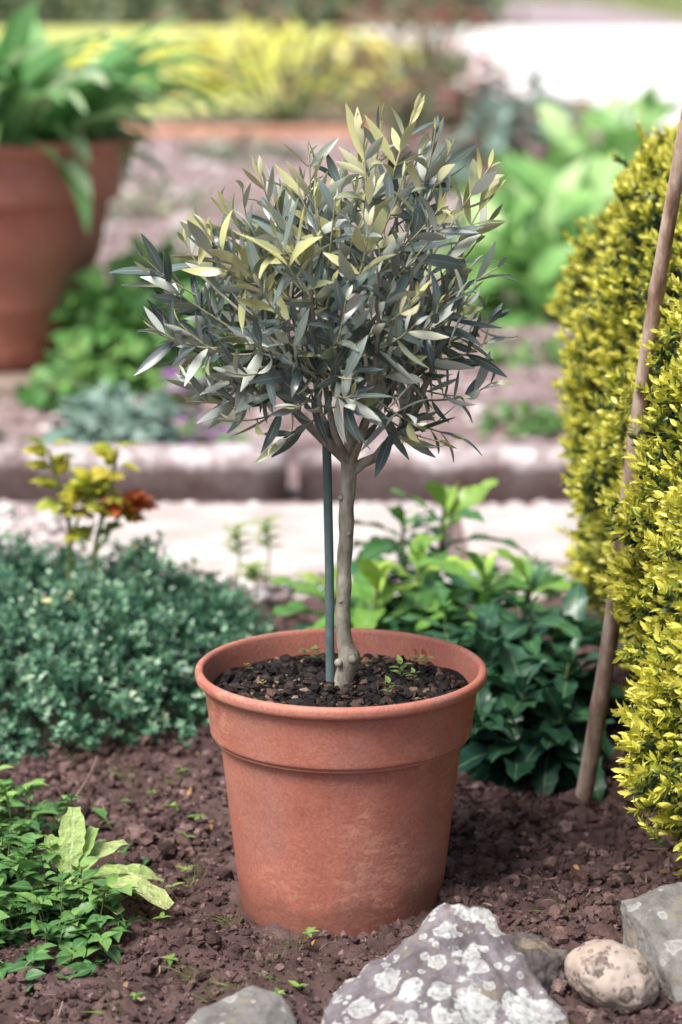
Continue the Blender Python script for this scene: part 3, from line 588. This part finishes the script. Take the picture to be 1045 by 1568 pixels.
clump('geranium_plant',(-.36,4.6,.0),(.2,.25,.18),160,.07,gA,.8)
clump('geranium_plant',(-.55,5.2,.0),(.3,.25,.2),160,.07,gD,.8)
clump('silver_leaved_plant',(-.50,2.62,.0),(.15,.12,.15),300,.05,gS,.7)
clump('aubrieta_plant',(-.34,2.75,.0),(.13,.12,.07),160,.03,gA,.6,flower=(fP,45,.02))
clump('aubrieta_plant',(-.40,3.15,.0),(.06,.06,.13),60,.03,gA,.6,flower=(fP,16,.028))
clump('geranium_plant',(-.95,2.75,.0),(.15,.1,.10),120,.05,gA,.8)
for c,r,n in [((.62,5.0,0),(.18,.3,.26),140),((.70,5.9,.0),(.22,.35,.32),150),((.78,7.2,.0),(.26,.4,.32),150),((1.08,7.6,.0),(.30,.4,.36),160),((1.05,5.3,0),(.33,.4,.38),180),((1.40,9.0,0),(.33,.5,.42),150)]:
    clump('foxglove_plant',c,r,n,.19,gB,.5,up=.8)
clump('bergenia_plant',(.86,9.4,0),(.42,.3,.58),320,.12,gS,.7,flower=(fR,80,.065))
clump('bergenia_plant',(.62,11.2,0),(.42,.3,.62),300,.12,gD,.6,flower=(fR,80,.07))
for c,r in [((.45,3.0,0),(.12,.12,.04)),((.55,4.0,0),(.15,.12,.05)),((-.7,5.9,0),(.5,.4,.06)),((.15,4.2,0),(.2,.2,.04)),((-.9,8.2,0),(.4,.4,.12)),((-.2,7.5,0),(.3,.4,.07)),((-1.4,10.,0),(.4,.4,.12)),((.3,9.2,0),(.3,.3,.08)),((-.6,11.5,0),(.4,.3,.1)),((.42,6.6,0),(.2,.2,.07)),((.33,1.42,0),(.07,.05,.05)),((.5,1.45,0),(.1,.05,.05)),((.62,2.45,0),(.12,.1,.05))]:
    clump('weed_clump',c,r,110,.022+.005*c[1],gD if c[1]>5 else gA,.7)
for c,r,n in [((-.4,14.6,0),(1.2,.7,1.10),240),((.55,15.0,0),(.6,.7,.9),110),((.75,17,0.),(.9,.5,1.5),120)]:
    clump('rose_shrub',c,r,n,.11,gD,.55,flower=(fR,120,.085),stems=24,lo=.1)
clump('yellow_flowering_shrub',(-2.0,19,0),(1.2,1.2,.42),700,.16,gY,.7,stems=3)
clump('yellow_flowering_shrub',(-.3,20,0),(1.3,1.2,.34),650,.16,gY,.7,stems=3)
clump('yellow_flowering_shrub',(-3.6,21,0),(1.3,1.2,.45),500,.16,gY,.7,stems=3)
clump('yellow_flowering_shrub',(-1.0,27,0),(2.2,1.2,.35),600,.2,gY,.7,stems=3)
mb=MB(); x=-1.7
mbr=nmat('edging_brick',[(.3,(.48,.22,.14)),(.7,(.72,.42,.30))],8,.9,.003)
while x<.2:
    slab(mb,[(x,13.3-.12*x),(x+.21,13.3-.12*x),(x+.21,13.45-.12*x),(x,13.45-.12*x)],-.02,.07,0,.01); x+=.22
mb.build('brick_edging',[mbr],smooth=False)
mb=MB(); mb.add([(.5,18.0,.02),(2.1,18.0,.02),(1.9,14.2,.02),(12,12,.02),(14,44,.02),(.2,44,.02),(.1,24,.02)],[np.arange(7)[None]])
mb.build('patio',[nmat('pale_paving_painted_sun',[(.3,(.92,.90,.85)),(.7,(.97,.95,.92))],2,.8,.002)],smooth=False)  # pale paving; strong sunlight is painted in as a near-white colour
mb=MB(); mb.add([(-14,15.5,.02),(-1.9,15.5,.02),(-.3,16.5,.02),(0,24,.024),(.1,44,.02),(-14,44,.02)],[np.arange(6)[None]])
mb.build('lawn',[nmat('lawn_painted_sun',[(.3,(.40,.48,.10)),(.7,(.82,.82,.32))],1.2,.9,.02)],smooth=False)  # far sunshine is put into the grass colour, brighter than real turf
def farhedge(name,x0,x1,y,h,mt,n):
    mb=MB(); P=np.c_[R.uniform(x0,x1,n),y+R.uniform(-.8,.8,n),h*R.random(n)]
    P[:,2]*=1+.3*nz(P*A(1,0,0),.4); l=R.uniform(.2,.45,n); leaves(mb,P,R.normal(size=(n,3))+A(0,-.5,.3),A(0,-1,.6)+R.normal(0,.5,(n,3)),l,l*.6,.6,.2,OVA,None,0); mb.build(name,[mt])
farhedge('background_hedge',-25,3.2,47,3.5,gD,9000)
farhedge('background_hedge',8,40,49,4,gD,6000)
farhedge('background_trees',-60,60,90,14,gD,12000)
mb=MB(); mb.add([(3.4,44.3,.02),(7.5,44.3,.02),(8.5,85,.02),(4,85,.02)],[np.arange(4)[None]])
mb.build('driveway',[nmat('mauve_paving',[(.3,(.32,.25,.26)),(.7,(.46,.38,.40))],1,.9,.002)],smooth=False)
print('done',sum(len(o.data.polygons) for o in sc.objects if o.type=='MESH'))
